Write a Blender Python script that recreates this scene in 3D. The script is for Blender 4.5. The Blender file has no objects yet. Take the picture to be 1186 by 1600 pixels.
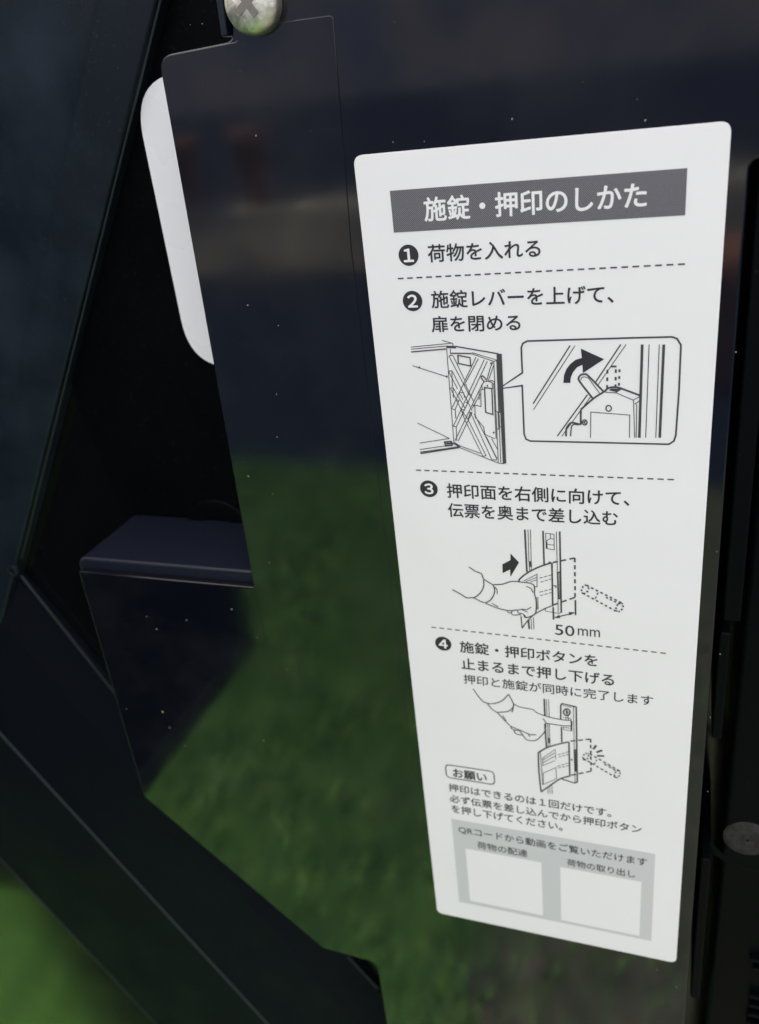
import bpy, bmesh, math, random
import numpy as np
from mathutils import Vector, Matrix

# ------------------------------------------------------------------ camera, sky, sun, exposure
scene = bpy.context.scene
COL = scene.collection
S = 0.06            # one sticker width in metres; the lock cover is surveyed in sticker widths
BASE = 0.80         # height of the sticker's top-left corner above the grass
FPX = 1351.55       # focal length in photograph pixels
RIGHT = Vector((0.94224638, 0.31767458, -0.10608776))
DOWN = Vector((0.05039584, -0.44762873, -0.89279828))
FWD = Vector((-0.33110725, 0.83588957, -0.43778603))
CAM = Vector((0.93623424, -2.49234393, 0.16445314))

def W(x, y, z):
    return Vector((x*S, y*S, z*S + BASE))

cam = bpy.data.cameras.new('camera')
cam_ob = bpy.data.objects.new('camera', cam)
COL.objects.link(cam_ob)
rot = Matrix((RIGHT, -DOWN, -FWD)).transposed()
cam_ob.matrix_world = Matrix.Translation(W(*CAM)) @ rot.to_4x4()
cam.sensor_fit = 'VERTICAL'
cam.sensor_height = 34.6
cam.lens = 34.6*FPX/1600
cam.clip_start = 0.005
cam.clip_end = 200
cam.dof.use_dof = True
cam.dof.focus_distance = 0.158
cam.dof.aperture_fstop = 20
scene.camera = cam_ob

world = bpy.data.worlds.new('World')
scene.world = world
world.use_nodes = True
nt = world.node_tree
sky = nt.nodes.new('ShaderNodeTexSky')
sky.sky_type = 'NISHITA'
sky.sun_disc = False
SUN_EL, SUN_AZ = math.radians(70), math.radians(-80)     # azimuth from +Y towards +X
sky.sun_elevation = SUN_EL
sky.sun_rotation = SUN_AZ
sky.air_density = 0.7
sky.dust_density = 4.0
sky.ozone_density = 0.3
bg = nt.nodes['Background']
# cloud veil added over the blue to whiten the light, the same all round
tcw = nt.nodes.new('ShaderNodeTexCoord')
nzw = nt.nodes.new('ShaderNodeTexNoise'); nzw.inputs['Scale'].default_value = 2.2; nzw.inputs['Detail'].default_value = 6
nt.links.new(tcw.outputs['Generated'], nzw.inputs['Vector'])
mrw = nt.nodes.new('ShaderNodeMapRange')
mrw.inputs['From Min'].default_value = 0.3; mrw.inputs['From Max'].default_value = 0.65
mrw.inputs['To Min'].default_value = 0.45; mrw.inputs['To Max'].default_value = 1.0
nt.links.new(nzw.outputs['Fac'], mrw.inputs[0])
mxw = nt.nodes.new('ShaderNodeMix'); mxw.data_type = 'RGBA'
nt.links.new(mrw.outputs[0], mxw.inputs['Factor'])
nt.links.new(sky.outputs[0], mxw.inputs['A'])
mxw.inputs['B'].default_value = (3.35, 3.15, 3.2, 1)
nt.links.new(mxw.outputs['Result'], bg.inputs[0])
bg.inputs[1].default_value = 0.15
sun = bpy.data.lights.new('sun', 'SUN')
sun.energy = 4.6
sun.angle = math.radians(0.5)
sun.color = (1.0, 0.95, 0.88)
sun_ob = bpy.data.objects.new('sun', sun)
COL.objects.link(sun_ob)
sd = Vector((math.sin(SUN_AZ)*math.cos(SUN_EL), math.cos(SUN_AZ)*math.cos(SUN_EL), math.sin(SUN_EL)))
sun_ob.rotation_euler = sd.to_track_quat('Z', 'Y').to_euler()
sun_ob.location = (1, 1, 3)
scene.view_settings.view_transform = 'Standard'
scene.view_settings.look = 'None'
scene.view_settings.gamma = 1
scene.view_settings.exposure = 2.16
scene.render.engine = 'CYCLES'

# ------------------------------------------------------------------ helpers
def at(x, y, Y=0.0):
    """survey: the point of the plane y=Y (sticker widths) that the photograph shows at pixel x, y"""
    d = RIGHT*((x-593)/FPX) + DOWN*((y-800)/FPX) + FWD
    k = (Y - CAM.y)/d.y
    return CAM + d*k

def link(name, me, parent=None):
    o = bpy.data.objects.new(name, me)
    COL.objects.link(o)
    if parent is not None:
        o.parent = parent
    return o

def tag(o, label=None, cat=None, group=None, kind=None):
    if label: o['label'] = label
    if cat: o['category'] = cat
    if group: o['group'] = group
    if kind: o['kind'] = kind
    return o

def empty(name, label, cat, group=None):
    o = bpy.data.objects.new(name, None)
    o.empty_display_size = 0.02
    COL.objects.link(o)
    return tag(o, label, cat, group)

def mesh(name, verts, faces, mat, parent=None, smooth=False):
    """verts in sticker widths"""
    me = bpy.data.meshes.new(name)
    me.from_pydata([W(*v) for v in verts], [], faces)
    me.materials.append(mat)
    me.update()
    if smooth:
        for p in me.polygons: p.use_smooth = True
    return link(name, me, parent)

def fillet(pts, radii, n=6):
    out = []
    m = len(pts)
    for i, p in enumerate(pts):
        r = radii[i] if isinstance(radii, (list, tuple)) else radii
        p = Vector(p)
        if r <= 0:
            out.append(p); continue
        a = (Vector(pts[i-1]) - p); b = (Vector(pts[(i+1) % m]) - p)
        la, lb = a.length, b.length
        a.normalize(); b.normalize()
        ang = a.angle(b)
        t = min(r/math.tan(ang/2), la*.49, lb*.49)
        p0, p1 = p + a*t, p + b*t
        for k in range(n+1):
            u = k/n
            out.append((1-u)**2*p0 + 2*u*(1-u)*p + u*u*p1)
    return out

def prism_bm(outline, y0, y1, bevel=0.0, seg=3):
    """outline in (x, z) sticker widths, front at y0, back at y1"""
    bm = bmesh.new()
    f = [bm.verts.new(W(p[0], y0, p[1])) for p in outline]
    b = [bm.verts.new(W(p[0], y1, p[1])) for p in outline]
    ff = bm.faces.new(f)
    bm.faces.new(list(reversed(b)))
    n = len(f)
    for i in range(n):
        bm.faces.new((f[i], b[i], b[(i+1) % n], f[(i+1) % n]))
    bmesh.ops.recalc_face_normals(bm, faces=bm.faces)
    if bevel > 0:
        bm.normal_update()
        bmesh.ops.bevel(bm, geom=list(ff.edges), offset=bevel*S, segments=seg, profile=0.5, affect='EDGES', clamp_overlap=True)
    return bm

def finish(name, bm, mat, parent=None, smooth_angle=None):
    me = bpy.data.meshes.new(name)
    bm.to_mesh(me); bm.free()
    me.materials.append(mat)
    if smooth_angle:
        for p in me.polygons: p.use_smooth = True
        me.set_sharp_from_angle(angle=math.radians(smooth_angle))
        for p in me.polygons:
            if len(p.vertices) > 4: p.use_smooth = False
        # long flat faces keep their true normals next to rounded edges
        try:
            nrm = [None]*len(me.loops)
            vn = [Vector() for _ in me.vertices]
            for p in me.polygons:
                for vi in p.vertices: vn[vi] += p.normal*p.area
            me.update()
            cn = me.corner_normals
            for p in me.polygons:
                for li in p.loop_indices:
                    w_ = vn[me.loops[li].vertex_index]
                    if len(p.vertices) > 4: nrm[li] = tuple(p.normal)
                    elif w_.length > 0 and w_.normalized().dot(p.normal) > math.cos(math.radians(smooth_angle)) : nrm[li] = tuple(w_.normalized())
                    else: nrm[li] = tuple(cn[li].vector)
            for p in me.polygons: p.use_smooth = True
            me.normals_split_custom_set(nrm)
        except Exception as e: print('NORMALS', e)
    return link(name, me, parent)

def prism(name, outline, y0, y1, mat, parent=None, bevel=0.0, seg=3, sa=35):
    return finish(name, prism_bm(outline, y0, y1, bevel, seg), mat, parent, sa)

def lathe(name, cx, cz, prof, mat, parent=None, n=48, smooth=True):
    """profile (radius, y) turned about the y axis through (cx, cz)"""
    vs, fs = [], []
    for r, y in prof:
        for k in range(n):
            a = 2*math.pi*k/n
            vs.append((cx + r*math.cos(a), y, cz + r*math.sin(a)))
    for i in range(len(prof)-1):
        for k in range(n):
            k2 = (k+1) % n
            fs.append((i*n+k, i*n+k2, (i+1)*n+k2, (i+1)*n+k))
    fs.append(tuple(range(n)))
    bm = bmesh.new()
    bv = [bm.verts.new(W(*v)) for v in vs]
    for f in fs: bm.faces.new([bv[i] for i in f])
    bmesh.ops.recalc_face_normals(bm, faces=bm.faces)
    return finish(name, bm, mat, parent, 40 if smooth else None)

def rbox(name, lo, hi, mat, parent=None, bevel=0.003):
    """a bevelled box in metres"""
    bm = bmesh.new()
    bmesh.ops.create_cube(bm, size=1)
    for v in bm.verts:
        v.co = Vector([lo[i] + (v.co[i]+.5)*(hi[i]-lo[i]) for i in range(3)])
    if bevel: bmesh.ops.bevel(bm, geom=list(bm.edges), offset=bevel, segments=2, profile=0.5, affect='EDGES')
    return finish(name, bm, mat, parent, 40)

# ------------------------------------------------------------------ materials
def mat(name, base, rough=0.5, ior=1.5, metal=0.0, spec=0.5):
    m = bpy.data.materials.new(name)
    m.use_nodes = True
    b = m.node_tree.nodes['Principled BSDF']
    b.inputs['Base Color'].default_value = (*base, 1)
    b.inputs['Roughness'].default_value = rough
    b.inputs['IOR'].default_value = ior
    b.inputs['Metallic'].default_value = metal
    b.inputs['Specular IOR Level'].default_value = spec
    return m

def nodes(m):
    t = m.node_tree
    return t, t.nodes, t.links, t.nodes['Principled BSDF']

def noise(m, scale, detail=4, rough=0.5):
    t, N, L, b = nodes(m)
    tc = N.get('TC') or N.new('ShaderNodeTexCoord'); tc.name = 'TC'
    n = N.new('ShaderNodeTexNoise')
    n.inputs['Scale'].default_value = scale
    n.inputs['Detail'].default_value = detail
    n.inputs['Roughness'].default_value = rough
    L.new(tc.outputs['Object'], n.inputs['Vector'])
    return n.outputs['Fac']

def ramp(m, fac, stops):
    t, N, L, b = nodes(m)
    r = N.new('ShaderNodeValToRGB')
    el = r.color_ramp.elements
    while len(el) < len(stops): el.new(0.5)
    for e, (p, c) in zip(el, stops):
        e.position = p
        e.color = (*c, 1) if len(c) == 3 else c
    L.new(fac, r.inputs[0])
    return r.outputs[0]

def bump(m, fac, dist, strength=1.0):
    t, N, L, b = nodes(m)
    n = N.new('ShaderNodeBump')
    n.inputs['Distance'].default_value = dist
    n.inputs['Strength'].default_value = strength
    L.new(fac, n.inputs['Height'])
    L.new(n.outputs[0], b.inputs['Normal'])

def rough_var(m, fac, lo, hi):
    t, N, L, b = nodes(m)
    r = N.new('ShaderNodeMapRange')
    r.inputs['From Min'].default_value = 0.3; r.inputs['From Max'].default_value = 0.7
    r.inputs['To Min'].default_value = lo; r.inputs['To Max'].default_value = hi
    L.new(fac, r.inputs[0]); L.new(r.outputs[0], b.inputs['Roughness'])

def dusty(name, base, dust, r_lo, r_hi, bdist, speck=(0.66, 0.72), ior=1.5, spec=0.5):
    m = mat(name, base, r_lo, ior, spec=spec)
    t, N, L, b = nodes(m)
    c = ramp(m, noise(m, 1500, 2, 0.6), [(speck[0], base), (speck[1], dust)])
    L.new(c, b.inputs['Base Color'])
    rough_var(m, noise(m, 60, 5), r_lo, r_hi)
    if bdist: bump(m, noise(m, 900, 3), bdist, 0.6)
    return m

M_gloss = dusty('gloss_black_plastic', (0.003, 0.004, 0.007), (0.014, 0.016, 0.02), 0.045, 0.10, 0.0, speck=(0.70, 0.76))
def film_haze(m, scale, lo, hi, col):
    """uneven wiped dust film over the plastic"""
    t, N, L, b = nodes(m)
    src = b.inputs['Base Color'].links[0].from_socket
    f = N.new('ShaderNodeMapRange'); f.inputs['From Min'].default_value = lo; f.inputs['From Max'].default_value = hi
    L.new(noise(m, scale, 7, 0.62), f.inputs[0])
    mx = N.new('ShaderNodeMix'); mx.data_type = 'RGBA'
    L.new(f.outputs[0], mx.inputs['Factor']); L.new(src, mx.inputs['A']); mx.inputs['B'].default_value = (*col, 1)
    L.new(mx.outputs['Result'], b.inputs['Base Color'])
film_haze(M_gloss, 28, .45, .8, (0.012, 0.013, 0.016))
M_panel = dusty('inner_panel_black_plastic', (0.003, 0.0035, 0.004), (0.012, 0.013, 0.014), 0.12, 0.2, 0.0)
M_satin = dusty('satin_black_plastic', (0.0062, 0.0105, 0.0165), (0.022, 0.032, 0.042), 0.32, 0.46, 0.00004, spec=0.2)
M_shelf = dusty('satin_housing_plastic', (0.009, 0.012, 0.021), (0.03, 0.033, 0.038), 0.3, 0.4, 0.00003, spec=0.3)
M_edge_highlight = mat('edge_highlight_colour', (0.055, 0.068, 0.08), 0.3)  # pale colour standing in for the sky highlight along rib edges
film_haze(M_satin, 22, .42, .68, (0.017, 0.026, 0.037))
M_matt = dusty('matt_black_rib', (0.004, 0.0052, 0.0090), (0.014, 0.016, 0.018), 0.5, 0.65, 0.00004, spec=0.06)
M_dark = dusty('dark_frame_plastic', (0.002, 0.0024, 0.003), (0.012, 0.012, 0.012), 0.3, 0.5, 0.00003, spec=0.05)
M_cab = dusty('cabinet_black_coating', (0.006, 0.007, 0.008), (0.02, 0.02, 0.02), 0.4, 0.6, 0.00005)

M_paper = mat('white_sticker_film', (0.80, 0.80, 0.79), 0.38)
t, N, L, b = nodes(M_paper)
L.new(ramp(M_paper, noise(M_paper, 45, 4), [(0.3, (0.79, 0.79, 0.78)), (0.7, (0.81, 0.81, 0.80))]), b.inputs['Base Color'])
bump(M_paper, noise(M_paper, 26, 4), 0.0006, 0.5)
M_paper2 = mat('white_gloss_label_film', (0.92, 0.92, 0.93), 0.25)
rough_var(M_paper2, noise(M_paper2, 80, 4), 0.2, 0.35)
M_ink = mat('black_ink', (0.024, 0.021, 0.029), 0.45)
M_line = mat('line_ink', (0.055, 0.053, 0.056), 0.5)
M_white = mat('unprinted_white', (0.80, 0.80, 0.79), 0.4)
M_grey = mat('grey_tint_print', (0.56, 0.575, 0.575), 0.4)
# heading bar: fine diagonal halftone of dark ink
M_bar = mat('halftone_bar_print', (0.1, 0.1, 0.11), 0.45)
t, N, L, b = nodes(M_bar)
tc = N.new('ShaderNodeTexCoord'); mp = N.new('ShaderNodeMapping')
mp.inputs['Rotation'].default_value = (0, math.radians(42), 0)
wv = N.new('ShaderNodeTexWave'); wv.wave_type = 'BANDS'; wv.bands_direction = 'X'
wv.inputs['Scale'].default_value = 1250
wv.inputs['Distortion'].default_value = 0.0
L.new(tc.outputs['Object'], mp.inputs['Vector']); L.new(mp.outputs[0], wv.inputs['Vector'])
L.new(ramp(M_bar, wv.outputs['Fac'], [(0.45, (0.05, 0.047, 0.06)), (1.0, (0.27, 0.27, 0.28))]), b.inputs['Base Color'])

M_screw = mat('galvanised_steel', (0.62, 0.60, 0.55), 0.28, metal=1.0)
t, N, L, b = nodes(M_screw)
L.new(ramp(M_screw, noise(M_screw, 900, 5, 0.7), [(0.35, (0.60, 0.59, 0.50)), (0.65, (0.82, 0.80, 0.69))]), b.inputs['Base Color'])
rough_var(M_screw, noise(M_screw, 500, 4), 0.3, 0.55)
bump(M_screw, noise(M_screw, 700, 4), 0.0002, 0.6)
M_dustring = mat('dust_covered_plastic', (0.06, 0.058, 0.05), 0.9)
t, N, L, b = nodes(M_dustring)
L.new(ramp(M_dustring, noise(M_dustring, 500, 6, 0.7), [(0.38, (0.004, 0.004, 0.004)), (0.75, (0.034, 0.032, 0.028))]), b.inputs['Base Color'])
bump(M_dustring, noise(M_dustring, 1500, 3), 0.0003, 1)
M_lint = mat('pale_lint', (0.34, 0.34, 0.31), 0.9)
M_pollen = mat('yellow_grain', (0.7, 0.68, 0.25), 0.8)

M_soil = mat('turf_base', (0.05, 0.08, 0.02), 0.95)
t, N, L, b = nodes(M_soil)
L.new(ramp(M_soil, noise(M_soil, 18, 8, 0.65), [(0.35, (0.035, 0.09, 0.02)), (0.7, (0.10, 0.22, 0.04))]), b.inputs['Base Color'])
bump(M_soil, noise(M_soil, 90, 6), 0.02, 1)
M_grass = mat('grass_blades', (0.09, 0.2, 0.03), 0.55)
t, N, L, b = nodes(M_grass)
L.new(ramp(M_grass, noise(M_grass, 26, 9, 0.8), [(0.36, (0.035, 0.14, 0.04)), (0.5, (0.12, 0.31, 0.06)), (0.62, (0.30, 0.46, 0.09))]), b.inputs['Base Color'])
M_pave = mat('bare_soil', (0.07, 0.07, 0.068), 0.95, spec=0.2)
t, N, L, b = nodes(M_pave)
L.new(ramp(M_pave, noise(M_pave, 38, 9, 0.78), [(0.36, (0.022, 0.03, 0.018)), (0.52, (0.055, 0.055, 0.04)), (0.66, (0.13, 0.115, 0.09))]), b.inputs['Base Color'])
M_asph = mat('dark_asphalt', (0.03, 0.034, 0.042), 0.95, spec=0.1)
t, N, L, b = nodes(M_asph)
L.new(ramp(M_asph, noise(M_asph, 3, 8, 0.7), [(0.3, (0.004, 0.009, 0.020)), (0.7, (0.012, 0.019, 0.034))]), b.inputs['Base Color'])
M_beige = mat('beige_block', (0.30, 0.27, 0.21), 0.9)
t, N, L, b = nodes(M_beige)
L.new(ramp(M_beige, noise(M_beige, 2.2, 5, 0.6), [(0.35, (0.15, 0.16, 0.18)), (0.66, (0.75, 0.68, 0.50))]), b.inputs['Base Color'])
M_navy = mat('navy_boards', (0.07, 0.095, 0.16), 0.8)
M_wall = mat('brown_render', (0.15, 0.13, 0.125), 0.9)
t, N, L, b = nodes(M_wall)
L.new(ramp(M_wall, noise(M_wall, 1.3, 5, 0.6), [(0.38, (0.20, 0.24, 0.36)), (0.66, (0.46, 0.40, 0.38))]), b.inputs['Base Color'])
M_brown = mat('red_brown_pot', (0.20, 0.085, 0.06), 0.8)

# ------------------------------------------------------------------ setting (only what the gloss plastic mirrors)
def sheet(name, x0, y0, x1, y1, z, m):
    me = bpy.data.meshes.new(name)
    me.from_pydata([(x0, y0, z), (x1, y0, z), (x1, y1, z), (x0, y1, z)], [], [(0, 1, 2, 3)])
    me.materials.append(m)
    return tag(link(name, me), kind='structure')
sheet('ground', -60, -60, 60, 60, -0.012, M_asph)
sheet('lawn_soil', -3.2, -1.58, -0.14, 1.5, -0.004, M_soil)
sheet('bare_soil', -0.14, -1.58, 1.6, 1.5, -0.004, M_pave)

rng = np.random.default_rng(5)
NB = 70000
bx = np.where(rng.random(NB) < .96, rng.uniform(-1.9, -0.12, NB), -0.14 + rng.exponential(.10, NB)); by = rng.uniform(-1.6, 0.1, NB)
ang = rng.uniform(0, 2*np.pi, NB); h = rng.uniform(0.012, 0.035, NB); w = rng.uniform(0.0014, 0.0028, NB)
lx = rng.normal(0, .012, NB); ly = rng.normal(0, .012, NB)
v = np.zeros((NB, 3, 3))
v[:, 0] = np.stack([bx-w*np.cos(ang), by-w*np.sin(ang), np.full(NB, -.004)], 1)
v[:, 1] = np.stack([bx+w*np.cos(ang), by+w*np.sin(ang), np.full(NB, -.004)], 1)
v[:, 2] = np.stack([bx+lx, by+ly, h], 1)
me = bpy.data.meshes.new('grass')
me.vertices.add(NB*3); me.vertices.foreach_set('co', v.ravel())
me.loops.add(NB*3); me.loops.foreach_set('vertex_index', np.arange(NB*3, dtype=np.int32))
me.polygons.add(NB); me.polygons.foreach_set('loop_start', np.arange(0, NB*3, 3, dtype=np.int32))
me.update(calc_edges=True)
me.materials.append(M_grass)
tag(link('grass', me), 'short sunlit lawn grass mirrored in the gloss black cover', 'grass', kind='stuff')

w1 = rbox('low_garden_wall', (-7, -4.2, 0), (3, -4.0, 0.32), M_beige)
tag(w1, 'low beige block wall mirrored as a pale blurred band', 'garden wall')
w2 = rbox('board_fence', (-7, -5.6, 0), (4, -5.5, 0.78), M_navy)
tag(w2, 'dark navy board fence behind the low beige wall', 'fence')
def pot(x, y, z, h, r):  # pots added to give the red-brown blurs in the mirrored view
    me_prof = [(r*.62, 0), (r*.66, h*.02), (r*.92, h*.8), (r*1.04, h*.8), (r*1.06, h), (r*.95, h), (r*.9, h*.9), (r*.3, h*.88)]
    vs, fs, n = [], [], 28
    for rr_, zz in me_prof:
        for k in range(n): vs.append((x+rr_*math.cos(2*math.pi*k/n), y+rr_*math.sin(2*math.pi*k/n), z+zz))
    for i in range(len(me_prof)-1):
        for k in range(n): fs.append((i*n+k, i*n+(k+1) % n, (i+1)*n+(k+1) % n, (i+1)*n+k))
    me_ = bpy.data.meshes.new('stand_in_pot'); me_.from_pydata(vs, [], fs); me_.materials.append(M_brown)
    for p_ in me_.polygons: p_.use_smooth = True
    return link('stand_in_pot', me_)
tag(pot(-2.50, -4.10, .32, .36, .09), 'stand-in pot on the beige wall, added for the left of two mirrored red blurs', 'plant pot')
tag(pot(-2.10, -4.10, .32, .38, .09), 'stand-in pot on the beige wall, added for the right of two mirrored red blurs', 'plant pot')
tag(pot(.11, -2.3, -.004, .36, .14), 'stand-in pot on the ground, added for the red-brown blur mirrored beside the right sticker edge', 'plant pot')
w3 = rbox('house_wall', (-9, -7.4, 0), (5, -7.0, 2.6), M_wall)
tag(w3, 'brown rendered house wall mirrored at the top of the cover', 'wall')

# ------------------------------------------------------------------ delivery box cabinet (mirrored as the dark shape low on the left)
HX = -0.21
cab = empty('delivery_box', 'open black delivery box body mirrored as the dark corner in the cover', 'delivery box')
ca, cb_, cz0, cz1 = -0.273, -0.004, BASE-0.319, BASE+0.11
rbox('floor_panel', (HX-.18, ca, cz0), (HX, cb_, cz0+.015), M_cab, cab)
rbox('top_panel', (HX-.18, ca, cz1-.015), (HX, cb_, cz1), M_cab, cab)
rbox('side_panel', (HX-.18, ca, cz0+.0155), (HX, ca+.015, cz1-.0155), M_cab, cab)
rbox('side_panel', (HX-.18, cb_-.015, cz0+.0155), (HX, cb_, cz1-.0155), M_cab, cab)
rbox('back_panel', (HX-.182, ca+.0155, cz0+.0155), (HX-.165, cb_-.0155, cz1-.0155), M_cab, cab)
rbox('stand', (HX-.15, -.19, 0), (HX-.06, -.09, cz0-.0005), M_cab, cab)

# ------------------------------------------------------------------ the door
YB = 0.45
door = empty('delivery_box_door', 'inner side of the black box door with crossed diagonal ribs behind the cover', 'door')
prism('back_panel', [(-4.0, 1.9), (1.9, 1.9), (1.9, -6.3), (-4.0, -6.3)], YB, YB+.18, M_panel, door)
prism('recess_shade_sheet', [(-1.9, 1.2), (-.21, 1.2), (-.21, -1.44), (-1.46, -1.44)], YB-.022, YB-.003, M_dark, door, .006)  # black sheet added to darken the recess in place of its shade
prism('edge_frame', [(1.14, 1.9), (1.9, 1.9), (1.9, -6.0), (1.14, -6.0)], 0.10, YB-.002, M_dark, door, 0.02)
prism('top_frame', [(-3.48, 1.9), (1.13, 1.9), (1.13, 1.25), (-3.48, 1.25)], 0.1, YB-.002, M_dark, door, 0.02)

def rib(name, dirv, s0, s1, nv, prof, m):
    """prof: (offset along nv, Y) ; swept along dirv from s0 to s1"""
    n = len(prof)
    bm = bmesh.new()
    ring = []
    for s in (s0, s1):
        ring.append([bm.verts.new(W(dirv[0]*s + nv[0]*o, y, dirv[1]*s + nv[1]*o)) for o, y in prof])
    for i in range(n):
        j = (i+1) % n
        bm.faces.new((ring[0][i], ring[0][j], ring[1][j], ring[1][i]))
    bm.faces.new(ring[0]); bm.faces.new(list(reversed(ring[1])))
    bmesh.ops.recalc_face_normals(bm, faces=bm.faces)
    sel = [e for e in bm.edges if abs((e.verts[0].co-e.verts[1].co).length) > 2*S and min(e.verts[0].co.y, e.verts[1].co.y) < (YB-.02)*S]
    bmesh.ops.bevel(bm, geom=sel, offset=0.012*S, segments=3, profile=0.5, affect='EDGES')
    return finish(name, bm, m, door, 30)

def off(pts, Y, nv):
    return sum(at(x, y, Y).x*nv[0] + at(x, y, Y).z*nv[1] for x, y in pts)/len(pts)

dA, nA = (0.525, 0.851), (0.851, -0.525)
oS = -.012 + off([(250, 0), (180, 260), (100, 600), (30, 890)], .36, nA)
oK = off([(152, 0), (108, 220), (55, 440)], .335, nA)
rib('diagonal_rib', dA, -3.9, 1.2, nA, [(oS+.006, YB-.004), (oS, .36), (oK, .335), (oK-.34, .375), (oK-.6, .42), (oK-.62, YB-.004)], M_satin)
dB, nB = (0.525, -0.851), (0.851, 0.525)
oN = off([(38, 905), (162, 1062), (544, 1495), (591, 1545)], .41, nB)
oN2 = off([(210, 1210), (366, 1398), (544, 1576)], .36, nB)
oM = off([(0, 1145), (150, 1302), (420, 1600)], .36, nB)
oL = off([(0, 1340), (245, 1600)], .42, nB)
rib('diagonal_rib', dB, -1.2, 6.2, nB, [(oN+.012, YB-.004), (oN+.006, .415), (oN, .407), (oN-.02, .415), (oN2, .36), (oM, .36), (oL, .42), (oL-.01, YB-.004)], M_matt)
def bead(pts, Y, r):  # thin pale strip added on a rib edge as its painted highlight
    a_, b_ = [at(x, y, Y) for x, y in pts]
    u = Vector((b_.x-a_.x, 0, b_.z-a_.z)).normalized(); v_ = Vector((-u.z, 0, u.x))
    vs, fs = [], []
    for p_ in (Vector((a_.x, Y, a_.z)), Vector((b_.x, Y, b_.z))):
        for k in range(8):
            t_ = 2*math.pi*k/8
            q_ = p_ + v_*(r*math.cos(t_)) + Vector((0, r*math.sin(t_), 0))
            vs.append(tuple(q_))
    fs = [(k, (k+1) % 8, 8+(k+1) % 8, 8+k) for k in range(8)] + [tuple(range(8)), tuple(range(8, 16))]
    return mesh('edge_highlight_bead', vs, fs, M_edge_highlight, door, True)
bead([(33, 899), (180, 1083)], .407, .007)
bead([(544, 1495), (591, 1545)], .407, .006)
bead([(-60, 1080), (430, 1612)], .360, .007)
bead([(-40, 1298), (255, 1612)], .418, .0025)
bead([(256, -20), (34, 872)], .362, .004)
# moulded pin at the crossing of the ribs
p = at(20, 892, .345)
lathe('ejector_pin_mark', p.x, p.z, [(.030, .362), (.028, .340), (.018, .336), (.013, .35)], M_satin, door, 24)
# round boss behind the shelf
p = at(345, 832, YB-.02)
lathe('round_boss', p.x, p.z, [(.17, YB-.003), (.165, YB-.02), (.15, YB-.028), (.09, YB-.03), (.085, YB-.02), (.05, YB-.02), (.04, YB-.03)], M_dark, door, 48)

# ------------------------------------------------------------------ lock cover
cover = empty('lock_cover', 'gloss black plastic lock cover screwed to the door with the instruction sticker on it', 'lock cover')
out = fillet([(-.572, .316), (-.318, .326), (-.302, 1.1), (1.5, 1.1), (1.5, -.092), (1.048, -.092), (1.05, -5.4), (-.336, -5.4),
              (-.340, -3.579), (-.616, -3.563), (-1.428, -2.745), (-1.417, -1.496), (-.604, -1.498)],
             [.05, .035, .0, .0, .03, .03, .02, .02, 0, .02, .02, .012, 0.0])
prism('cover_plate', out, 0.0, 0.035, M_gloss, cover, 0.007, 3)
hous = fillet([(-.2, 1.0), (-.2, -1.452), (-1.445, -1.452), (-1.452, -2.75), (-.60, -3.50), (1.0, -3.50), (1.0, 1.0)],
              [0, 0, .05, .03, 0, 0, 0])
prism('mechanism_housing', hous, 0.040, YB-.003, M_shelf, cover, 0.015, 4)
# slightly proud pad with a fine moulded edge
pad = fillet([(-.014, .352), (-.040, -.26), (-.046, -5.3), (-.325, -5.3), (-.329, -3.59), (-.585, -3.50), (-.602, -1.49), (-.568, .3125), (-.310, .3225), (-.294, .356)],
             [.012, 0, 0, 0, 0, .02, 0, .045, .012, .004])
prism('raised_pad', pad, -.0035, 0.001, M_gloss, cover, 0.0028, 3)
for v_ in bpy.data.objects['raised_pad'].data.vertices:     # the pad fades into the cover lower down
    zz = (v_.co.z-BASE)/S
    v_.co.y += .0050*S*min(1, max(0, (-.5-zz)/2.4))
# thin flange standing behind the notch at the top
a = at(349, 0, .05); b2 = at(354, 57, .05)
prism('flange', fillet([(a.x-.012, .9), (a.x+.010, .9), (b2.x+.004, b2.z), (b2.x-.018, b2.z)], .008), .05, YB-.004, M_satin, cover, .006)
# clips along the right edge of the cover
def clip(x0, x1, z0, z1, y0):
    return prism('edge_clip', fillet([(x0, z0), (x1, z0), (x1, z1), (x0, z1)], .012), y0, YB-.002, M_dark, cover, .008)
clip(1.072, 1.125, -.135, -1.475, .012)
clip(1.066, 1.100, -1.525, -1.965, .02)
clip(1.064, 1.100, -2.545, -3.35, .02)

# frame details on the right: dusty recessed screw, moulded arc, teeth
p = at(1168, 1312, .095)
lathe('dusty_screw_head', p.x, p.z, [(.085, .101), (.07, .094), (.05, .092), (.03, .092), (.005, .091)], M_dustring, door, 40)
n = 26
vs, fs = [], []
for k in range(n+1):
    a_ = math.radians(200 + 140*k/n)
    for r, y in ((.160, .1), (.178, .096), (.196, .1)):
        vs.append((p.x + .03 + r*math.cos(a_), y, p.z + r*.82*math.sin(a_)))
for k in range(n):
    fs += [(3*k, 3*k+1, 3*k+4, 3*k+3), (3*k+1, 3*k+2, 3*k+5, 3*k+4)]
mesh('moulded_arc', vs, fs, M_dark, door, True)
for i, (px, py) in enumerate([(1184, 1497), (1188, 1511), (1183, 1554), (1182, 1568), (1180, 1582), (1178, 1596)]):
    q = at(px, py, .09)
    prism('tooth', fillet([(q.x-.03, q.z+.007), (q.x+.15, q.z+.007), (q.x+.15, q.z-.007), (q.x-.03, q.z-.007)], .004), .07, .1015, M_dark, door, .003)

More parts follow.
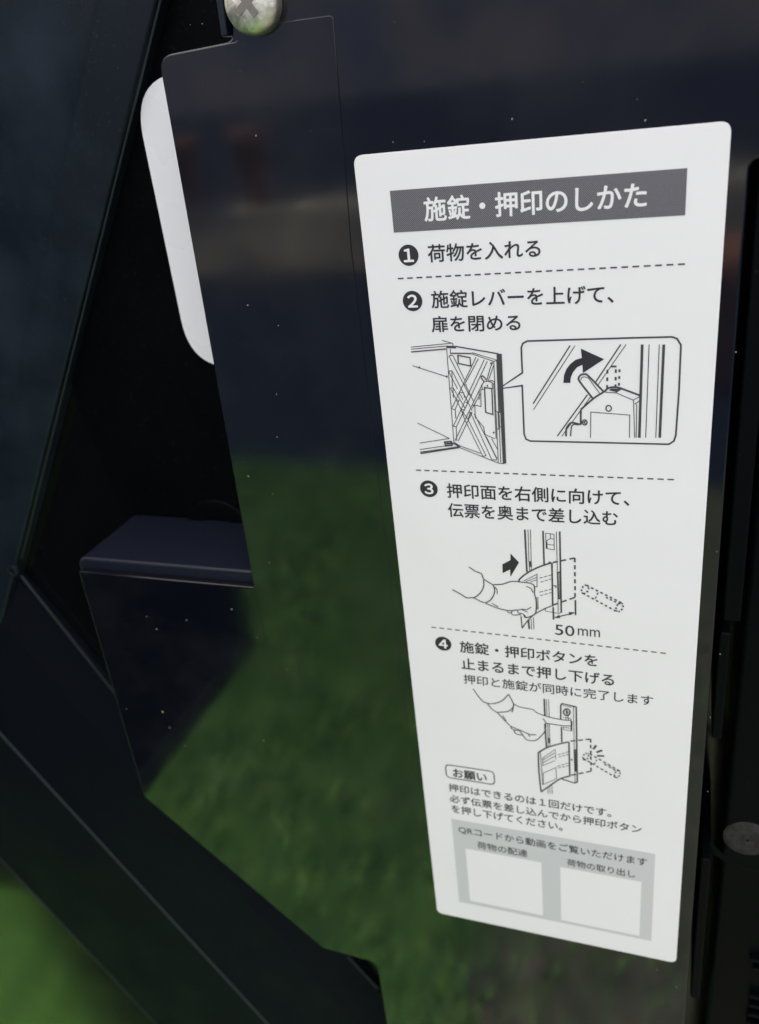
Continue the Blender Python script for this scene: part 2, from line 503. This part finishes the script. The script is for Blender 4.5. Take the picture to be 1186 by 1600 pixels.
# ------------------------------------------------------------------ screw
scr = empty('pan_head_screw', 'galvanised cross-head screw in the top corner of the lock cover', 'screw')
c = at(393, 4, -.03)
R0 = .079
hd = lathe('screw_head', c.x, c.z, [(R0, -.003), (R0+.001, -.028), (R0-.003, -.040), (R0*.88, -.050), (R0*.72, -.056), (R0*.4, -.060), (R0*.15, -.061)], M_screw, scr, 56)
def cross(r, w_):
    pts = [(w_, w_), (w_, r), (-w_, r), (-w_, w_), (-r, w_), (-r, -w_), (-w_, -w_), (-w_, -r), (w_, -r), (w_, -w_), (r, -w_), (r, w_)]
    a_ = math.radians(35)
    return [(c.x + x*math.cos(a_)-z*math.sin(a_), c.z + x*math.sin(a_)+z*math.cos(a_)) for x, z in pts]
M_recess_shade = mat('screw_recess_shade', (0.22, 0.21, 0.17), 0.5, metal=0.8)
# dark cross and hub set on the head, recess shade put into their colour
rr = finish('cross_recess_shade', prism_bm(cross(.040, .010), -.0622, -.05, 0), M_recess_shade, hd)
finish('recess_hub_shade', prism_bm([(c.x+.014*math.cos(t_)+.002, c.z+.014*math.sin(t_)) for t_ in [2*math.pi*k/16 for k in range(16)]], -.0628, -.05, .0), M_recess_shade, hd)

# ------------------------------------------------------------------ white label on the recessed panel
YL = .385
lx0 = .010 + (at(213, 190, YL).x + at(283, 510, YL).x)/2
lzt = at(245, 122, YL).z + .008
lzb = at(331, 571, YL).z
wl = prism('white_label', fillet([(lx0, lzb-.008), (lx0, lzt), (lx0+.62, lzt), (lx0+.62, lzb-.008)], [.19, .19, .19, .19], 12), YL, YB-.001, M_paper2)
tag(wl, 'white round-cornered label on the recessed door panel, half hidden behind the cover', 'label')

# ------------------------------------------------------------------ dust and lint
def grain(x, y, r, Y=-.001, elong=1.0, ang=0.0):
    q = at(x, y, Y)
    vs = []
    for k in range(6):
        a_ = 2*math.pi*k/6
        u, w_ = r*elong*math.cos(a_)*random.uniform(.7, 1.2), r*math.sin(a_)*random.uniform(.7, 1.2)
        vs.append((q.x + u*math.cos(ang)-w_*math.sin(ang), Y, q.z + u*math.sin(ang)+w_*math.cos(ang)))
    vs.append((q.x, Y-r*.8, q.z))
    return vs
random.seed(4)
G = []
for x, y, s in [(281, 171, 1), (332, 178, .9), (400, 212, 1.3), (339, 216, .8), (329, 322, 1.3), (298, 191, .8), (387, 477, 1.6), (435, 509, 1), (359, 614, 1.1),
                (348, 624, 1), (350, 648, 1.2), (354, 667, .8), (432, 616, 1), (388, 744, 1.3), (426, 772, .9), (421, 879, 1.1), (362, 952, 1.6),
                (291, 969, 1.2), (245, 983, 1.5), (229, 963, 1), (289, 1165, 1.3), (412, 1157, 1.4), (402, 996, .9), (198, 1108, 1), (614, 222, 1.2), (1008, 188, 1.3),
                (1150, 550, 1), (1120, 862, .9), (1125, 1022, 1), (1110, 1121, 1), (1106, 1237, .9), (1057, 1542, 1.4), (1026, 1515, 1.1), (800, 186, 1.3), (663, 221, .9), (449, 1046, 1), (433, 683, .9)]:
    G.append(grain(x, y, .0016*s, -.0042 if x > 360 and x < 560 else -.0005, random.uniform(1, 1.8), random.uniform(0, 3)))
for i in range(80):
    x, y = random.uniform(270, 1100), random.uniform(30, 1590)
    if 560 < x < 1090 and 180 < y < 1510: continue
    if x < 400 and y > 560 and y < 910: continue
    if x < 240 + max(0, (y-1245)*1.2): continue
    G.append(grain(x, y, random.uniform(.0004, .0008), -.0042, random.uniform(1, 2), random.uniform(0, 3)))
vs, fs = [], []
for g in G:
    o = len(vs); vs += g
    fs += [(o+k, o+(k+1) % 6, o+6) for k in range(6)]
tag(mesh('lint', vs, fs, M_lint, cover), kind='stuff')
g = grain(254, 1112, .0042, -.0005)
mesh('pollen_grain', g, [(k, (k+1) % 6, 6) for k in range(6)], M_pollen, cover)
g = grain(265, 1137, .0014, -.0005, 5, math.radians(-55))
mesh('lint_thread', g, [(k, (k+1) % 6, 6) for k in range(6)], M_lint, cover)

# ------------------------------------------------------------------ the instruction sticker
YS, YI, YT = -.0075, -.0083, -.0091       # film, ink, ink on ink
H = 3.119
film = prism('sticker_film', fillet([(0, 0), (1.0, 0), (1.0, -H), (0, -H)], .028, 8), YS, -.0035+.003, M_paper, None, .0008, 1)
film.name = 'instruction_sticker'
tag(film, 'tall white instruction sticker with Japanese text and line drawings on the black cover', 'sticker')

def sp(x, y):
    q = at(x, y, YS)
    return (q.x, q.z)

def embolden(me, r, dy):
    """thicker print: the same glyphs repeated in a small ring, each a hair in front of the last"""
    n = len(me.vertices)
    co = np.zeros(n*3); me.vertices.foreach_get('co', co); co = co.reshape(n, 3)
    faces = [tuple(p.vertices) for p in me.polygons]
    V_, F_ = [], []
    K = 8 if r > 0 else 1
    for k in range(K):
        c_ = co.copy()
        if r > 0:
            c_[:, 0] += r*math.cos(2*math.pi*k/K); c_[:, 1] += r*math.sin(2*math.pi*k/K)
        c_[:, 2] = k*dy
        V_.append(c_); F_ += [tuple(i+k*n for i in f) for f in faces]
    m2 = bpy.data.meshes.new('print')
    co = np.concatenate(V_)
    m2.from_pydata([tuple(c_) for c_ in co], [], F_)
    return m2, co

def text(name, body, BL, BR, TL, m, parent, bold=0.0, Y=YI):
    cu = bpy.data.curves.new('t', 'FONT')
    cu.body = body; cu.size = 1; cu.fill_mode = 'FRONT'; cu.resolution_u = 4
    ob = bpy.data.objects.new('t', cu)
    COL.objects.link(ob)
    me = bpy.data.meshes.new_from_object(ob.evaluated_get(bpy.context.evaluated_depsgraph_get()))
    bpy.data.objects.remove(ob)
    me, co = embolden(me, bold, 1)
    n = len(me.vertices)
    a_, b_, t_ = sp(*BL), sp(*BR), sp(*TL)
    x0, x1 = a_[0], b_[0]
    z0 = (a_[1]+b_[1])/2
    hgt = t_[1]-a_[1]
    lo, hi = co.min(0), co.max(0)
    X = x0 + (co[:, 0]-lo[0])/(hi[0]-lo[0])*(x1-x0)
    Z = z0 + (co[:, 1]-lo[1])/(hi[1]-lo[1])*hgt
    out_ = np.stack([X*S, (Y - co[:, 2]*.000008)*S, Z*S+BASE], 1)
    me.vertices.foreach_set('co', out_.ravel())
    me.materials.clear(); me.materials.append(m)
    me.name = name
    me.update()
    print('TEXT', body, 'tilt %.4f h %.3f pitch %.4f' % (b_[1]-a_[1], hgt, (x1-x0)/len(body)))
    return link(name, me, parent)

class Ink:
    """flat print gathered as ribbons and fills on the sticker's face"""
    def __init__(s, org=(0, 0), k=1.0): s.v, s.f, s.o, s.k, s.n = [], [], org, k, 0
    def P(s, p): return Vector(sp(s.o[0]+p[0]/s.k, s.o[1]+p[1]/s.k))
    def _y(s): s.n += 1; return YI - .000012*s.n
    def raw(s, pts, w_, closed=False):
        if closed: pts = pts + [pts[0]]
        y = s._y(); h_ = w_/2
        L_ = len(pts); o = len(s.v)
        for i, p in enumerate(pts):
            if closed and i in (0, L_-1): d0, d1 = (pts[-1]-pts[-2]), (pts[1]-pts[0])
            else:
                d0 = pts[i]-pts[i-1] if i else pts[1]-pts[0]
                d1 = pts[i+1]-pts[i] if i < L_-1 else pts[-1]-pts[-2]
            d0 = d0.normalized(); d1 = d1.normalized()
            t_ = d0+d1
            if t_.length < 1e-6: t_ = d1
            t_.normalize()
            nn = Vector((-t_.y, t_.x))
            k = h_/max(.45, abs(nn.dot(Vector((-d1.y, d1.x)))))
            a_, b_ = p+nn*k, p-nn*k
            s.v += [(a_.x, y, a_.y), (b_.x, y, b_.y)]
        for i in range(L_-1):
            s.f.append((o+2*i, o+2*i+1, o+2*i+3, o+2*i+2))
    def line(s, pts, w_=.0026, closed=False): s.raw([s.P(p) for p in pts], w_, closed)
    def curve(s, pts, w_=.0026):
        q = [s.P(p) for p in pts]; out_ = []
        for i in range(len(q)-1):
            p0, p1, p2, p3 = q[max(0, i-1)], q[i], q[i+1], q[min(len(q)-1, i+2)]
            for k in range(4):
                t_ = k/4
                out_.append(.5*((2*p1)+(p2-p0)*t_+(2*p0-5*p1+4*p2-p3)*t_**2+(3*p1-p0-3*p2+p3)*t_**3))
        out_.append(q[-1])
        s.raw(out_, w_)
    def dash(s, pts, w_=.003, on=.016, gap=.010):
        q = [s.P(p) for p in pts]
        for a_, b_ in zip(q, q[1:]):
            L_ = (b_-a_).length; d = (b_-a_)/L_
            n_ = max(1, round((L_+gap)/(on+gap))); pit = (L_+gap)/n_
            for i in range(n_):
                s.raw([a_+d*(i*pit), a_+d*(i*pit+pit-gap)], w_)
    def fill(s, pts):
        y = s._y(); o = len(s.v)
        q = [s.P(p) for p in pts]
        s.v += [(a_.x, y, a_.y) for a_ in q]
        s.f.append(tuple(range(o, o+len(q))))
    def ell(s, c_, rx, ry, w_=.0026, n=20, dashed=False, a0=0):
        ca_, sa_ = math.cos(a0), math.sin(a0)
        pts = [(c_[0]+rx*math.cos(t_)*ca_-ry*math.sin(t_)*sa_, c_[1]+rx*math.cos(t_)*sa_+ry*math.sin(t_)*ca_) for t_ in [2*math.pi*k/n for k in range(n)]]
        if dashed:
            for i in range(0, n, 2): s.line([pts[i], pts[(i+1) % n]], w_)
        else: s.line(pts, w_, True)
    def disc(s, c_, r, n=14): s.fill([(c_[0]+r*math.cos(2*math.pi*k/n), c_[1]+r*math.sin(2*math.pi*k/n)) for k in range(n)])
    def build(s, name, m, parent, label=None):
        o = mesh(name, s.v, s.f, m, parent)
        return tag(o, label)

# heading
def quad(name, TL, TR, BR, BL, m, parent, Y):
    p = [at(*q, YS) for q in (TL, TR, BR, BL)]
    x0, x1 = (p[0].x+p[3].x)/2, (p[1].x+p[2].x)/2
    z0, z1 = (p[0].z+p[1].z)/2, (p[2].z+p[3].z)/2
    return mesh(name, [(x0, Y, z0), (x1, Y, z0), (x1, Y, z1), (x0, Y, z1)], [(0, 3, 2, 1)], m, parent)
bar = quad('heading_bar', (609.6, 299.5), (1073.5, 261), (1071.3, 334), (615.5, 365.3), M_bar, film, YI)
text('heading_text', '施錠・押印のしかた', (664, 347.8), (1010.6, 323.3), (661, 309.5), M_white, bar, .02, YT)

def badge(cx, cy, r, digit, dr):
    cen = at(cx, cy, YS)
    n = 40
    vs = [(cen.x + r*math.cos(2*math.pi*k/n), YI, cen.z + r*math.sin(2*math.pi*k/n)) for k in range(n)]
    bd = mesh('step_badge', vs, [tuple(range(n))], M_ink, film)
    cu = bpy.data.curves.new('t', 'FONT'); cu.body = digit; cu.size = 1
    ob = bpy.data.objects.new('t', cu); COL.objects.link(ob)
    me = bpy.data.meshes.new_from_object(ob.evaluated_get(bpy.context.evaluated_depsgraph_get()))
    bpy.data.objects.remove(ob)
    me, _ = embolden(me, .028, 1)
    xs = [v_.co.x for v_ in me.vertices]; ys = [v_.co.y for v_ in me.vertices]
    mx, my, sc_ = (min(xs)+max(xs))/2, (min(ys)+max(ys))/2, dr*2/(max(ys)-min(ys))
    for v_ in me.vertices:
        v_.co = W(cen.x + (v_.co.x-mx)*sc_*1.1, YT - v_.co.z*.000008, cen.z + (v_.co.y-my)*sc_)
    me.materials.clear(); me.materials.append(M_white); me.name = 'step_digit'
    link('step_digit', me, bd)
badge(638.5, 398.8, .0305, '１', .0195)
badge(644.7, 470.3, .0305, '２', .0195)
badge(670.2, 763.6, .0305, '３', .0195)
badge(692.7, 1005.6, .0305, '４', .0195)

text('caption', '荷物を入れる', (669.5, 411.5), (844.9, 400.5), (668.2, 383.7), M_ink, film, .014)
text('caption', '施錠レバーを上げて、', (675, 483.5), (959.2, 472), (673.4, 456), M_ink, film, .014)
text('caption', '扉を閉める', (675, 520), (813.7, 516), (673, 494.7), M_ink, film, .014)
text('caption', '押印面を右側に向けて、', (699, 777.5), (983.5, 791), (697, 754.7), M_ink, film, .014)
text('caption', '伝票を奥まで差し込む', (701, 808.5), (965.4, 821), (699.6, 786.2), M_ink, film, .014)
text('caption', '施錠・押印ボタンを', (719, 1018.5), (933.9, 1042.5), (716.7, 1000.2), M_ink, film, .014)
text('caption', '止まるまで押し下げる', (721.5, 1045.5), (959.5, 1072), (720.7, 1027.5), M_ink, film, .014)
text('caption', '押印と施錠が同時に完了します', (725, 1067), (1020.2, 1104), (724, 1052), M_ink, film, .007)
text('caption', '50', (867.5, 991.8), (897.8, 994), (867.5, 975.6), M_ink, film, .003)
text('caption', 'mm', (903, 992.5), (937.5, 995.5), (903, 981.5), M_ink, film, 0)
text('note_text', '押印はできるのは１回だけです。', (701.5, 1234.6), (955.1, 1278.5), (700.5, 1222.2), M_ink, film, .011)
text('note_text', '必ず伝票を差し込んでから押印ボタン', (703.2, 1252.5), (1002.3, 1303), (702.2, 1240.4), M_ink, film, .011)
text('note_text', 'を押し下げてください。', (706, 1268.4), (879.2, 1299), (704.5, 1255.9), M_ink, film, .011)

# dashed rules
for p0, p1 in [((621.8, 435.3), (1070.4, 412.3)), ((650, 734.4), (1053, 749.2)), ((674.2, 979.7), (1040.5, 1020.6))]:
    k = Ink(); k.dash([p0, p1], .0042, .0175, .0115); k.build('dashed_rule', M_line, film)

# note frame
fr = Ink()
q = [Vector(sp(*p)) for p in [(697.3, 1192.6), (773, 1207.5), (772, 1226.8), (696.2, 1213)]]
x0, x1 = (q[0].x+q[3].x)/2, (q[1].x+q[2].x)/2; z1, z0 = (q[0].y+q[1].y)/2, (q[2].y+q[3].y)/2
fr.raw([Vector(p) for p in fillet([(x0, z1), (x1, z1), (x1, z0), (x0, z0)], .019, 6)], .0045, True)
fo = fr.build('note_frame', M_ink, film)
text('note_heading', 'お願い', (708.4, 1214.6), (761.2, 1221.8), (708.2, 1200.9), M_ink, fo, .022)

# grey area with the two blank squares where the photograph has its codes
gp = quad('grey_area', (704.9, 1276.8), (1024.9, 1336.8), (1016.5, 1470), (718, 1408.7), M_grey, film, YI)
text('grey_area_text', 'QRコードから動画をご覧いただけます', (717.2, 1300.7), (1010.8, 1355), (716.7, 1288.4), M_ink, gp, .006, YT)
text('grey_area_text', '荷物の配達', (746, 1325), (824.6, 1339.4), (745.3, 1314), M_ink, gp, .006, YT)
text('grey_area_text', '荷物の取り出し', (885.8, 1352), (992.2, 1371.5), (885.3, 1341), M_ink, gp, .006, YT)
quad('blank_square', (727.5, 1325), (847.2, 1347.6), (847.9, 1431.3), (734.2, 1405.3), M_white, gp, YT)
quad('blank_square', (875.9, 1354.4), (1003.3, 1377.3), (998.3, 1461.6), (876.5, 1437), M_white, gp, YT)

T1, T2, T3 = .0024, .0038, .0055
# drawing 2, left: the open door
d = Ink((630, 520), 5.93)
for l in [[(70, 132), (455, 95)], [(75, 151), (400, 122)], [(362, 70), (460, 97), (462, 122)], [(403, 145), (470, 1010)], [(437, 150), (440, 200)],
          [(630, 192), (840, 264)], [(635, 182), (870, 252), (840, 264)], [(430, 225), (615, 580)], [(465, 215), (570, 437)], [(580, 485), (655, 640)],
          [(425, 225), (430, 210), (465, 207)], [(425, 365), (505, 520)], [(455, 355), (600, 640), (640, 722)], [(425, 365), (430, 352), (455, 350)], [(520, 555), (555, 618)],
          [(440, 515), (540, 715), (600, 800), (770, 1140)], [(465, 510), (575, 700)], [(440, 515), (445, 508), (465, 506)], [(540, 715), (570, 800), (740, 1145)],
          [(600, 800), (625, 738)], [(625, 738), (820, 1172)], [(660, 750), (865, 1162)], [(770, 960), (870, 1165)], [(820, 980), (878, 1085)],
          [(455, 692), (675, 225)], [(480, 712), (520, 622)], [(565, 485), (698, 238)], [(465, 865), (752, 247)], [(495, 868), (780, 262)],
          [(480, 1000), (735, 470)], [(510, 1002), (640, 735)], [(640, 700), (715, 565)], [(450, 700), (485, 715), (487, 790)], [(465, 865), (492, 868), (497, 1000)],
          [(452, 350), (456, 500)], [(462, 512), (466, 600)], [(520, 550), (560, 555), (570, 600)], [(490, 618), (520, 625)], [(560, 480), (590, 482)], [(540, 710), (565, 712)],
          [(610, 572), (640, 580)], [(580, 645), (605, 640)], [(610, 735), (640, 738)],
          [(720, 525), (722, 682), (665, 668), (668, 780), (745, 870), (758, 940), (850, 980)], [(705, 530), (705, 620)], [(720, 525), (745, 522)], [(640, 668), (665, 668)],
          [(840, 475), (862, 980)], [(825, 470), (830, 520)], [(795, 445), (820, 440), (845, 452), (845, 475)],
          [(830, 268), (805, 330), (778, 430)], [(840, 300), (790, 440)], [(840, 264), (882, 1200)], [(865, 255), (868, 270), (905, 1200)],
          [(862, 730), (880, 730), (886, 890), (870, 890)], [(890, 760), (895, 870), (905, 870)], [(840, 590), (852, 590)], [(850, 720), (862, 720)],
          [(470, 1010), (530, 1064), (885, 1206), (940, 1212)], [(530, 1047), (720, 1116)], [(740, 1145), (770, 1135)], [(820, 1172), (865, 1178), (870, 1150)],
          [(155, 1020), (430, 977)], [(155, 1080), (400, 1045)], [(135, 835), (430, 977)], [(88, 303), (405, 405)]]:
    d.line(l, T1)
d.curve([(735, 520), (730, 488), (745, 460), (775, 447), (815, 455), (838, 475)], T1)
d.curve([(752, 452), (728, 420), (726, 405), (742, 400), (778, 442)], T2)
for l in [[(75, 176), (400, 148)], [(160, 1105), (520, 1055)], [(160, 1118), (520, 1062)], [(490, 125), (885, 193)], [(445, 188), (630, 190)], [(872, 195), (893, 740)]]:
    d.line(l, T2)
for l in [[(885, 193), (935, 1208)], [(903, 193), (945, 1208)], [(400, 128), (490, 132)], [(475, 1020), (530, 1056)]]:
    d.line(l, .0075)
for l in [[(508, 208), (620, 228), (627, 306), (512, 282)], [(755, 505), (822, 515), (832, 755), (765, 735)]]: d.line(l, T2, True)
d.line([(385, 1010), (395, 1045), (455, 1040), (445, 1005)], .005, True); d.line([(400, 1025), (470, 1022)], .006)
d.fill([(740, 868), (750, 868), (750, 890)])
for c_, r in [((150, 320), 10), ((405, 403), 10), ((781, 488), 8), ((840, 922), 9), ((818, 282), 11)]: d.disc(c_, r, 8)
d.build('illustration', M_line, film, 'line drawing of the open door with crossed ribs')
# callout
d = Ink()
cal = [(779, 607.5), (816.3, 582.4), (815.2, 560), (814.6, 543), (817, 536.5), (824, 532.8), (900, 530.4), (980, 528), (1050, 526.3), (1058, 529), (1064, 539), (1061, 610), (1056, 680), (1053, 689), (1045, 694),
       (935, 691.3), (829, 689), (822, 686), (819, 678), (817.5, 640), (816, 602.3)]
d.line(cal, .0052, True)
d.build('callout_frame', M_line, film)
d = Ink((800, 515), 4.236)
for l in [[(385, 105), (140, 490)], [(720, 98), (555, 345)], [(500, 430), (300, 705)]]: d.line(l, T2)
for l in [[(418, 105), (142, 530)], [(755, 98), (570, 365)], [(520, 445), (330, 705)], [(908, 98), (885, 715)], [(975, 98), (952, 715)], [(505, 318), (580, 420)],
          [(850, 437), (845, 470), (815, 492)], [(805, 465), (850, 440)], [(610, 410), (630, 415), (690, 418), (805, 467)], [(690, 415), (725, 392)], [(805, 467), (812, 715)],
          [(815, 485), (826, 500), (822, 715)], [(520, 715), (522, 545), (780, 565), (778, 715)]]: d.line(l, T1)
d.line([(862, 98), (843, 715)], .0075); d.line([(1005, 98), (978, 715)], .0075)
d.curve([(535, 455), (450, 345), (442, 320), (455, 300), (480, 295), (505, 305), (605, 408)], T3)
d.curve([(456, 335), (462, 318), (480, 312), (505, 320)], T1)
d.line([(455, 628), (456, 530)], T3); d.curve([(456, 528), (540, 455), (610, 410), (640, 386), (690, 380), (740, 395), (850, 436)], T3)
d.curve([(455, 628), (400, 615), (375, 630), (360, 660), (358, 705)], T3); d.curve([(440, 630), (410, 627), (394, 645), (388, 705)], T2)
d.fill([(640, 400), (660, 388), (722, 390), (692, 414)])
d.ell((640, 520), 18, 19, T2); d.ell((481, 613), 16, 17, T2, 14); d.line([(488, 604), (475, 612), (487, 622)], T2)
for l in [[(632, 265), (630, 390)], [(688, 262), (685, 385)], [(712, 262), (708, 370)]]: d.dash(l, T3, .012, .012)
d.line([(655, 243), (692, 243)], T3)
d.build('illustration', M_line, film, 'line drawing of the lever being raised')
d = Ink((800, 515), 4.236)
d.fill([(340, 352), (345, 300), (360, 262), (385, 228), (420, 200), (462, 187), (456, 125), (610, 195), (470, 287), (466, 232), (432, 248), (405, 280), (390, 315), (386, 352)])
d.build('printed_arrow', M_ink, film)
# drawing 3
d = Ink((695, 820), 4.09)
for l in [[(532, 30), (538, 230), (543, 290)], [(548, 30), (553, 290)], [(713, 42), (720, 300), (725, 562)], [(640, 530), (645, 550), (725, 566), (745, 560)],
          [(645, 52), (698, 60), (700, 160), (648, 150), (645, 52)], [(650, 102), (675, 86), (700, 92)], [(650, 122), (700, 130)], [(675, 56), (675, 86)],
          [(590, 312), (590, 398)], [(505, 358), (590, 315)], [(520, 362), (588, 335)], [(545, 366), (588, 350)], [(595, 460), (597, 540)], [(586, 462), (590, 540)], [(575, 395), (590, 392)],
          [(552, 600), (555, 668)], [(567, 590), (570, 668)]]: d.line(l, T1)
for l in [[(512, 30), (525, 300)], [(535, 608), (540, 665)]]: d.line(l, .006)
for l in [[(628, 38), (635, 252)], [(735, 42), (745, 560)], [(693, 525), (695, 605)], [(835, 480), (836, 576)]]: d.line(l, T3)
d.line([(546, 232), (548, 268)], .010); d.line([(722, 305), (738, 300), (738, 470), (726, 470)], T3, True); d.line([(712, 388), (696, 386), (711, 400)], T1, True)
d.line([(650, 105), (652, 148)], T3); d.disc((671, 242), 9, 8)
d.curve([(475, 362), (480, 345), (530, 305), (610, 265), (685, 242)], T3); d.line([(685, 242), (690, 520)], T3); d.curve([(690, 515), (640, 535), (575, 570), (530, 612), (495, 660)], T2)
d.line([(495, 660), (487, 582)], T2)
for l in [[(605, 340), (685, 318)], [(612, 366), (685, 343)], [(605, 430), (688, 408)], [(608, 452), (688, 430)]]: d.dash(l, T1, .014, .004)
for l in [[(690, 240), (830, 211)], [(831, 211), (833, 460)], [(833, 462), (690, 512)]]: d.dash(l, T3, .018, .011)
d.line([(705, 592), (825, 562)], T2); d.fill([(697, 593), (733, 574), (738, 595)]); d.fill([(833, 558), (792, 556), (798, 578)])
for c_ in [[(155, 268), (195, 295), (235, 312), (250, 345), (308, 382)], [(48, 413), (100, 440), (140, 465), (182, 465), (230, 488), (262, 498)],
           [(248, 350), (250, 385), (235, 425), (205, 455), (182, 465)], [(308, 382), (320, 415), (312, 450), (292, 480), (262, 497)], [(320, 395), (335, 415), (335, 440)],
           [(308, 382), (370, 378), (430, 360), (500, 366), (545, 372), (572, 390), (574, 440), (584, 480), (585, 530), (575, 570), (520, 592), (505, 575)], [(520, 392), (550, 405), (565, 432)],
           [(262, 500), (330, 528), (400, 546), (440, 546), (462, 542)], [(398, 548), (408, 560), (430, 560)], [(432, 548), (427, 565), (445, 576), (485, 570)],
           [(465, 542), (470, 560), (500, 568), (522, 590)], [(492, 540), (530, 556)], [(552, 524), (525, 540), (495, 538), (465, 545)], [(300, 500), (342, 522)], [(487, 575), (470, 570)]]:
    d.curve(c_, T2 if len(c_) > 4 else T1+.0006)
for l in [[(905, 385), (1130, 497)], [(882, 435), (1095, 550)]]: d.dash(l, T3, .009, .008)
d.dash([(1030, 462), (1120, 505)], .005, .009, .007); d.dash([(980, 432), (962, 470)], T2, .008, .007)
d.ell((897, 410), 20, 30, T3, 16, True, .5); d.ell((1117, 525), 20, 30, T3, 16, True, .5)
d.build('illustration', M_line, film, 'line drawing of a hand pushing a slip into the slot')
d = Ink((695, 820), 4.09)
d.fill([(368, 252), (420, 225), (420, 182), (475, 240), (420, 332), (418, 285), (370, 308)])
d.build('printed_arrow', M_ink, film)
# drawing 4
d = Ink((725, 1065), 4.5615)
for l in [[(588, 125), (592, 245)], [(603, 125), (608, 250)], [(597, 300), (600, 465)], [(608, 300), (613, 460)], [(597, 748), (600, 798)], [(611, 738), (615, 798)], [(626, 725), (630, 800)],
          [(780, 182), (792, 720)], [(703, 168), (768, 184)], [(775, 180), (800, 180)], [(745, 240), (738, 262)], [(708, 252), (762, 262), (765, 352), (710, 340), (708, 322)], [(725, 255), (726, 270)], [(745, 258), (746, 272)],
          [(712, 325), (765, 332)], [(560, 545), (650, 482), (653, 552)], [(560, 545), (563, 598), (650, 562)], [(562, 558), (645, 508)], [(562, 578), (648, 530)],
          [(565, 650), (655, 612), (660, 690), (567, 732), (565, 650)]]: d.line(l, T1)
for l in [[(572, 122), (577, 245)], [(577, 300), (588, 470)]]: d.line(l, .006)
d.line([(690, 268), (690, 168), (700, 156), (780, 174), (800, 180), (808, 715), (788, 722), (704, 695), (702, 688)], T3); d.line([(695, 322), (698, 430)], T3)
d.ell((733, 217), 23, 24, T3); d.line([(733, 200), (733, 234)], T3); d.line([(725, 210), (742, 217), (728, 226)], T2)
d.line([(768, 280), (766, 350)], T3); d.line([(787, 488), (800, 486), (798, 636), (792, 636)], T3, True); d.line([(771, 560), (757, 556), (772, 552)], T1, True); d.line([(606, 400), (608, 435)], .009)
for c_ in [[(350, 155), (400, 180), (490, 198), (520, 220), (600, 250), (700, 270), (762, 276)], [(762, 276), (770, 295), (762, 315)], [(762, 315), (700, 312), (585, 295)],
           [(562, 262), (582, 290), (580, 340), (565, 370), (515, 416), (452, 415), (420, 380), (400, 352)], [(65, 50), (125, 130), (165, 152), (215, 155), (272, 135), (315, 92)],
           [(318, 88), (352, 155), (345, 188), (310, 212), (235, 218)], [(165, 152), (200, 195), (240, 222), (285, 270), (335, 318)], [(355, 170), (345, 210), (340, 212)], [(275, 240), (290, 262), (300, 278)],
           [(335, 318), (400, 345), (470, 375), (515, 377)], [(335, 318), (342, 335), (362, 345)], [(362, 345), (362, 362), (385, 375), (418, 380)], [(360, 343), (402, 350)], [(455, 365), (470, 392)]]:
    d.curve(c_, T2)
d.curve([(530, 505), (590, 470), (660, 448), (745, 428)], T3); d.line([(748, 428), (755, 674)], T3); d.curve([(755, 672), (690, 690), (620, 735), (550, 785)], T3); d.curve([(550, 785), (535, 640), (530, 505)], T3)
d.line([(530, 505), (545, 498), (562, 735)], T1)
for l in [[(670, 520), (745, 498)], [(675, 536), (745, 516)], [(665, 602), (750, 578)], [(672, 614), (750, 596)]]: d.dash(l, T1, .014, .004)
for l in [[(760, 423), (903, 408)], [(903, 408), (906, 635)], [(906, 637), (765, 665)]]: d.dash(l, T3, .016, .011)
for l in [[(943, 452), (922, 480)], [(985, 488), (945, 502)], [(1000, 528), (948, 527)]]: d.line(l, .0075)
for l in [[(895, 512), (1110, 635)], [(850, 545), (1085, 682)]]: d.dash(l, T3, .010, .008)
d.dash([(1000, 585), (1080, 630)], .005, .009, .007); d.dash([(948, 555), (930, 588)], T2, .008, .007)
d.ell((868, 533), 18, 28, T3, 16, True, .5); d.ell((1093, 657), 18, 28, T3, 16, True, .5)
d.build('illustration', M_line, film, 'line drawing of a finger pressing the stamp button')
